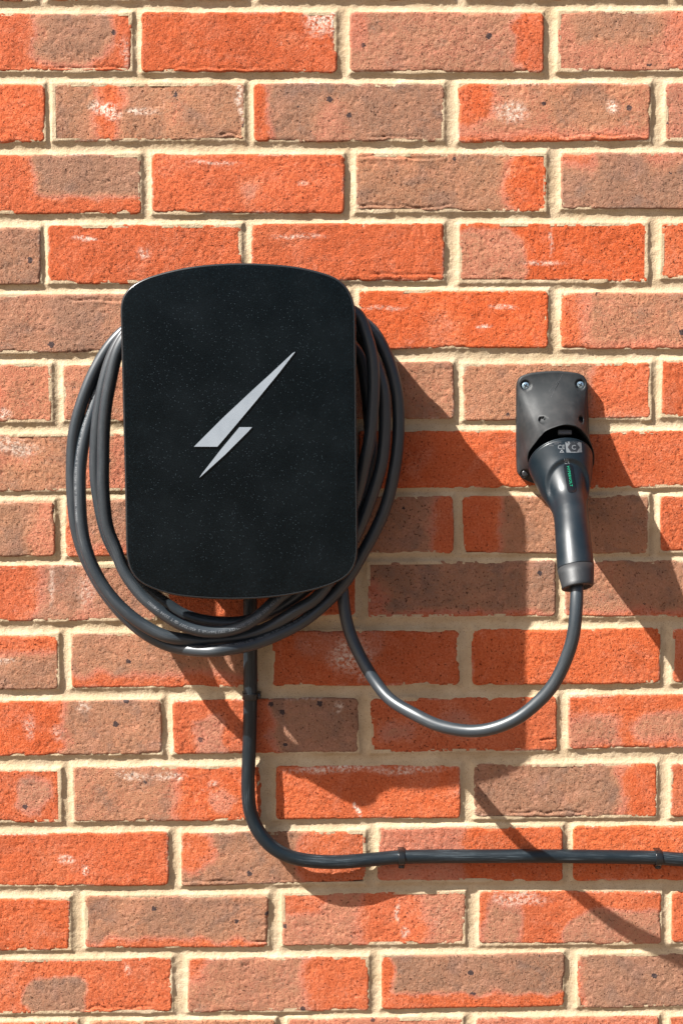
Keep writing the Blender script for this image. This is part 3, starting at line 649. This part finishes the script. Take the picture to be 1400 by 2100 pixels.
# printed marks on the connector
lab = [[(1158, 907), (1165, 905.5), (1185, 906), (1191, 908), (1192.5, 927.5), (1178, 928.5), (1160.5, 928)]]
hexa = [[(1175.2 + 12.2 * math.cos(R(60 * k)), 917.3 + 10.2 * math.sin(R(60 * k))) for k in range(6)]]
stick('printed_label', lab, plug, M_PRINT, plug, .00012)
stick('printed_label', hexa + [[(1159, 905.5), (1185, 905.5), (1183, 909), (1161, 909)]], plug, M_DARKPRINT, plug, .00022)
stick('lettering', [text_px('C', 1170.6, 922, 13.5, 0, .95, 1, .03)], plug, M_PRINT, plug, .00034, 0)
stick('lettering', [text_px('CE', 1142.5, 921, 12.5, 0, .95, 1.1, .01), text_px('UK', 1155.6, 945.8, 8, 3, .95, 1, .02), text_px('CA', 1156, 951.2, 8, 3, .95, 1, .02)], plug, M_PRINT, plug, .00016, 0)
tri = [[(1151, 920), (1146.5, 928), (1155.5, 928)], ]
stick('lettering', [([(1151, 921), (1146.3, 928.3), (1155.7, 928.3), (1151, 924), (1149, 927), (1153, 927)], [(0, 1, 4, 3), (1, 2, 5, 4), (2, 0, 3, 5)])], plug, M_PRINT, plug, .00016, 0)
lines = []
for y, segs in ((906, ((1125, 1150),)), (909.5, ((1125, 1131), (1136, 1144))), (913, ((1125.5, 1133),))):
    for a, b in segs:
        x = a
        while x < b: lines.append([(x, y), (x + 1.5, y), (x + 1.5, y + 1.8), (x, y + 1.8)]); x += 2.3
stick('lettering', lines, plug, M_FAINT, plug, .00016, 0)
def rr_quad(tl, tr, br, bl, rad=.25, n=5):
    out = []; P = [Vector(p) for p in (tl, tr, br, bl)]; wmin = min((P[1] - P[0]).length, (P[3] - P[2]).length) * rad * 1.6
    for i in range(4):
        p = P[i]; a = (P[i - 1] - p).normalized() * wmin; b = (P[(i + 1) % 4] - p).normalized() * wmin
        for k in range(n + 1):
            t = k / n; out.append(tuple((p + a) * (1 - t) ** 2 + p * 2 * t * (1 - t) + (p + b) * t * t))
    return out
stick('name_strip', [rr_quad((1153.7, 951.5), (1173, 951.5), (1182, 1009.5), (1163.5, 1011))], plug, M_STRIP, plug, .0003, 3)
stick('lettering', [text_px('HYPERVOLT', 1161.2, 956, 7.6, 81, 1.04, 1.0, .0)], plug, M_GREEN, plug, .0005, 0)

# ------------------------------------------------------------------ holster on the wall
OL = [(1104,993),(1090,990),(1076,984),(1066,976),(1061,965),(1059.8,940),(1059.6,900),(1059.6,850),(1059.6,808),(1060.2,790),(1064,777),(1073,769.5),(1096,763.5),(1137,760.5),(1176,763.5),(1192,768),(1200,775),(1204,787),(1205.5,830),(1206.5,863),(1207.5,900),(1207.5,950),(1205,968),(1197,982),(1180,991)]
RM = [(1112,985),(1102,980),(1094,974),(1088,966),(1084,957),(1081,947),(1080.5,937),(1083,926),(1090,915),(1096,907.5),(1103,898),(1109,891.5),(1121,881),(1153,870),(1175,871.5),(1186,876.5),(1194,883),(1204,896),(1209,906),(1214,917),(1217,928),(1218,940),(1216,955),(1208,972),(1188,985)]
RD = [.016,.019,.024,.030,.035,.038,.041,.045,.049,.052,.055,.057,.060,.062,.0605,.058,.055,.051,.047,.043,.039,.036,.031,.024,.018]
NV = 44
o3 = catmull([(a, b, 0) for a, b in OL], 8); r3 = catmull([(a, b, c) for (a, b), c in zip(RM, RD)], 8)
hol = empty('plug_holster', tuple(at(1130, 880, 0))); HO = hol.location
tag(hol, 'scuffed black plastic plug holster screwed to the brick wall, holding the charging plug', 'plug holster')
def hpt(i, v):
    a = o3[i]; b = r3[i]; A = at(a[0], a[1], .010); Bq = at(b[0], b[1], b[2])
    f = v ** 1.9 * (1 - .12 * math.sin(math.pi * v)); d = .010 + (b[2] - .010) * f
    # flat border before the flank starts on the sides
    return Vector((A.x + (Bq.x - A.x) * v, -d, A.z + (Bq.z - A.z) * v))
vs = []; nu = len(o3)
def orow(d, ins):
    out = []
    cxx = at(1133, 878, .01)
    for i in range(nu):
        A = at(o3[i][0], o3[i][1], .010); q = (Vector((cxx.x, 0, cxx.z)) - Vector((A.x, 0, A.z))); L = q.length
        q = q / L * ins; out.append(Vector((A.x + q.x, -d, A.z + q.z)))
    return out
rows = [orow(0, 0), orow(.0075, 0), orow(.0092, .0004), orow(.0100, .0012)]
for k in range(1, NV + 1):
    rows.append([hpt(i, .02 + .98 * k / NV) for i in range(nu)])
holes = [(at(1078, 790.5, .014), .0050, .0035), (at(1190, 789, .014), .0050, .0035), (at(1077, 971.5, .016), .0046, .003), (at(1111, 862, .04), .0034, .006), (at(1191, 861, .04), .0032, .006)]
for ri in range(4, len(rows)):
    for p in rows[ri]:
        for (c, rad, dep) in holes:
            q = math.hypot(p.x - c.x, p.z - c.z); p.y += dep * float(sstep(rad * 1.12, rad * .9, q))
# rolled rim and inner wall
rc = sum((Vector(p) for p in rows[-1]), Vector()) / nu
def inner(fr, dd):
    return [Vector((rc.x + (p.x - rc.x) * fr, p.y + dd, rc.z + (p.z - rc.z) * fr)) for p in rows[-1]]
rows += [inner(.985, -.0006), inner(.965, -.0002), inner(.955, .0015), inner(.94, .012), inner(.90, .024)]
rows.append([Vector((rc.x + (p.x - rc.x) * .86, -.010, rc.z + (p.z - rc.z) * .86)) for p in rows[-1]])
rows.append([Vector((rc.x + (p.x - rc.x) * .1, -.010, rc.z + (p.z - rc.z) * .1)) for p in rows[-1]])
me = loft('holster_shell', [[tuple(p - HO) for p in r] for r in rows], cap0=True, cap1=True); shell = link('holster_shell', me, M_HOLSTER, hol)
# refine around the holes happens through mesh density; latch tab inside the mouth
bm = box_bm(.0148, .006, .0052, .0012); T0 = at(1157, 887, .050)
bmesh.ops.rotate(bm, matrix=Matrix.Rotation(R(-20), 3, 'X'), verts=bm.verts[:]); bmesh.ops.translate(bm, vec=T0 - HO, verts=bm.verts[:]); link('latch_tab', bm_mesh('latch_tab', bm), M_TAB, hol)
def screw(px, py, d, mat, r=.0037):
    c = at(px, py, d); n = 28; rr = []
    for (q, dy) in ((r, .004), (r, .0004), (r * .93, 0), (r * .6, -.0005)):
        rr.append([(c.x + q * math.cos(2 * math.pi * k / n) - HO.x, c.y + dy - HO.y, c.z + q * math.sin(2 * math.pi * k / n) - HO.z) for k in range(n)])
    s = link('screw', loft('screw', rr), mat, hol)
    bm = bmesh.new()
    for ang in (30, 120):
        b2 = box_bm(r * 1.15, .0006, r * .26, 0); me2 = bm_mesh('x', b2); t = bmesh.new(); t.from_mesh(me2)
        bmesh.ops.rotate(t, matrix=Matrix.Rotation(R(ang), 3, 'Y'), verts=t.verts[:]); bmesh.ops.translate(t, vec=(c.x - HO.x, c.y - .00038 - HO.y - (.0001 if ang > 90 else 0), c.z - HO.z), verts=t.verts[:])
        t.to_mesh(me2); bm.from_mesh(me2); t.free(); bpy.data.meshes.remove(me2)
    link('cross_slot', bm_mesh('cross_slot', bm), M_DARKPRINT, s, smooth=False)
screw(1077, 791, .0095, M_STEEL, .0043); screw(1189, 789.5, .0095, M_STEEL, .0043)
screw(1077, 971.5, .0150, M_BLACKSCREW, .0041); screw(1196, 975, .0125, M_BLACKSCREW, .0040)
stick('scratch', [[(1152.5, 767), (1153.1, 767.2), (1128.8, 815.3), (1128.5, 815)], [(1144, 779), (1144.3, 779.2), (1124.3, 802.9), (1124.1, 802.7)]], shell, M_FAINT, hol, .0001, 2)

# ------------------------------------------------------------------ supply cable and its clips
SUP = [(513,1150,.020),(513,1200,.0175),(513,1260,.014),(513.5,1334,.0105),(513.5,1380,.0095),(513.5,1428,.0090),(512.5,1480,.0098),(511.5,1520,.0108),(509,1591,.0122),(509,1630,.0130),(512,1660,.0136),(519,1683,.0142),(531,1707,.0165),(554,1734,.0180),(588,1755,.0182),(631,1765,.0170),(688,1768,.0145),(746,1764,.0112),(800,1759,.0095),(822,1757.5,.0090),(900,1756,.0088),(970,1756,.0087),(1070,1755.5,.0087),(1154,1756,.0087),(1250,1757,.0088),(1348,1759,.0090),(1400,1763,.0090),(1600,1768,.0090),(1900,1765,.0090),(2300,1765,.0090),(2900,1765,.0090)]
Ps = smooth_path(resample(catmull([tuple(at(*c)) for c in SUP], 12), .003), 10)
L0 = at(822, 1757, 0)
me = tube('supply_cable', Ps - np.array(L0), .0077, 28); sc = link('supply_cable', me, M_SUPPLY); sc.location = L0
tag(sc, 'thick black supply cable dropping from the charger and bending to run along the wall', 'supply cable')
def clip(name, px, py, ang, label):
    c = at(px, py, .0090); e = empty(name, tuple(at(px, py, 0))); E = e.location
    tag(e, label, 'cable clip', 'nail in clips holding the supply cable')
    t = Vector((math.cos(R(ang)), 0, math.sin(R(ang)))); sdir = Vector((-t.z, 0, t.x))       # along the cable / across it
    prof = []
    ro, ri = .0093, .0078
    arc = [math.pi * k / 16 for k in range(17)]
    outer = [(ro, .009)] + [(ro * math.cos(a), -ro * math.sin(a)) for a in arc] + [(-ro, .009)]
    inn = [(-ri, .009)] + [(-ri * math.cos(a), -ri * math.sin(a)) for a in arc] + [(ri, .009)]
    prof = outer + inn; rings = []
    for k, sc_ in ((-.0036, .97), (-.0032, 1), (.0032, 1), (.0036, .97)):
        rings.append([tuple(c + t * k + sdir * (x * (sc_ if i < len(outer) else 1)) + Vector((0, y, 0)) - E) for i, (x, y) in enumerate(prof)])
    n = len(prof); vs_ = [p for r in rings for p in r]; fs_ = []
    for i in range(3):
        for j in range(n): fs_.append((i * n + j, i * n + (j + 1) % n, (i + 1) * n + (j + 1) % n, (i + 1) * n + j))
    no = len(outer)
    for base in (0, 3 * n):
        for j in range(no - 1): fs_.append((base + j, base + j + 1, base + n - 2 - j, base + n - 1 - j))
    me_ = py_mesh('strap', vs_, fs_); bm_ = bmesh.new(); bm_.from_mesh(me_); bmesh.ops.recalc_face_normals(bm_, faces=bm_.faces[:]); bm_.to_mesh(me_); bm_.free()
    link('strap', me_, M_CLIP, e)
    # nail block beside the strap, and the nail head
    bmx = box_bm(.0066, .0125, .0042, .0008)
    bmesh.ops.rotate(bmx, matrix=Matrix.Rotation(-R(ang), 3, 'Y'), verts=bmx.verts[:])
    bmesh.ops.translate(bmx, vec=c + sdir * (-.0098) + Vector((0, .0032, 0)) - E, verts=bmx.verts[:]); link('nail_block', bm_mesh('nail_block', bmx), M_CLIP, e)
    ctr = c + sdir * (-.0098) + Vector((0, -.0028, 0)) - E; nr = []
    for (q, dy) in ((.0017, .001), (.0017, -.0004), (.0013, -.0008)): nr.append([tuple(ctr + Vector((q * math.cos(2 * math.pi * k / 14), dy, q * math.sin(2 * math.pi * k / 14)))) for k in range(14)])
    link('nail_head', loft('nail_head', nr), M_BLACKSCREW, e)
    return e
clip('cable_clip', 822.5, 1758.5, 0, 'black clip on the level run of cable just right of the bend')
clip('cable_clip', 1348, 1759.5, -1, 'black clip on the level run of cable near the right edge of the photo')
clip('cable_clip', 513.5, 1427, 90, 'black clip on the upright cable below the charger')
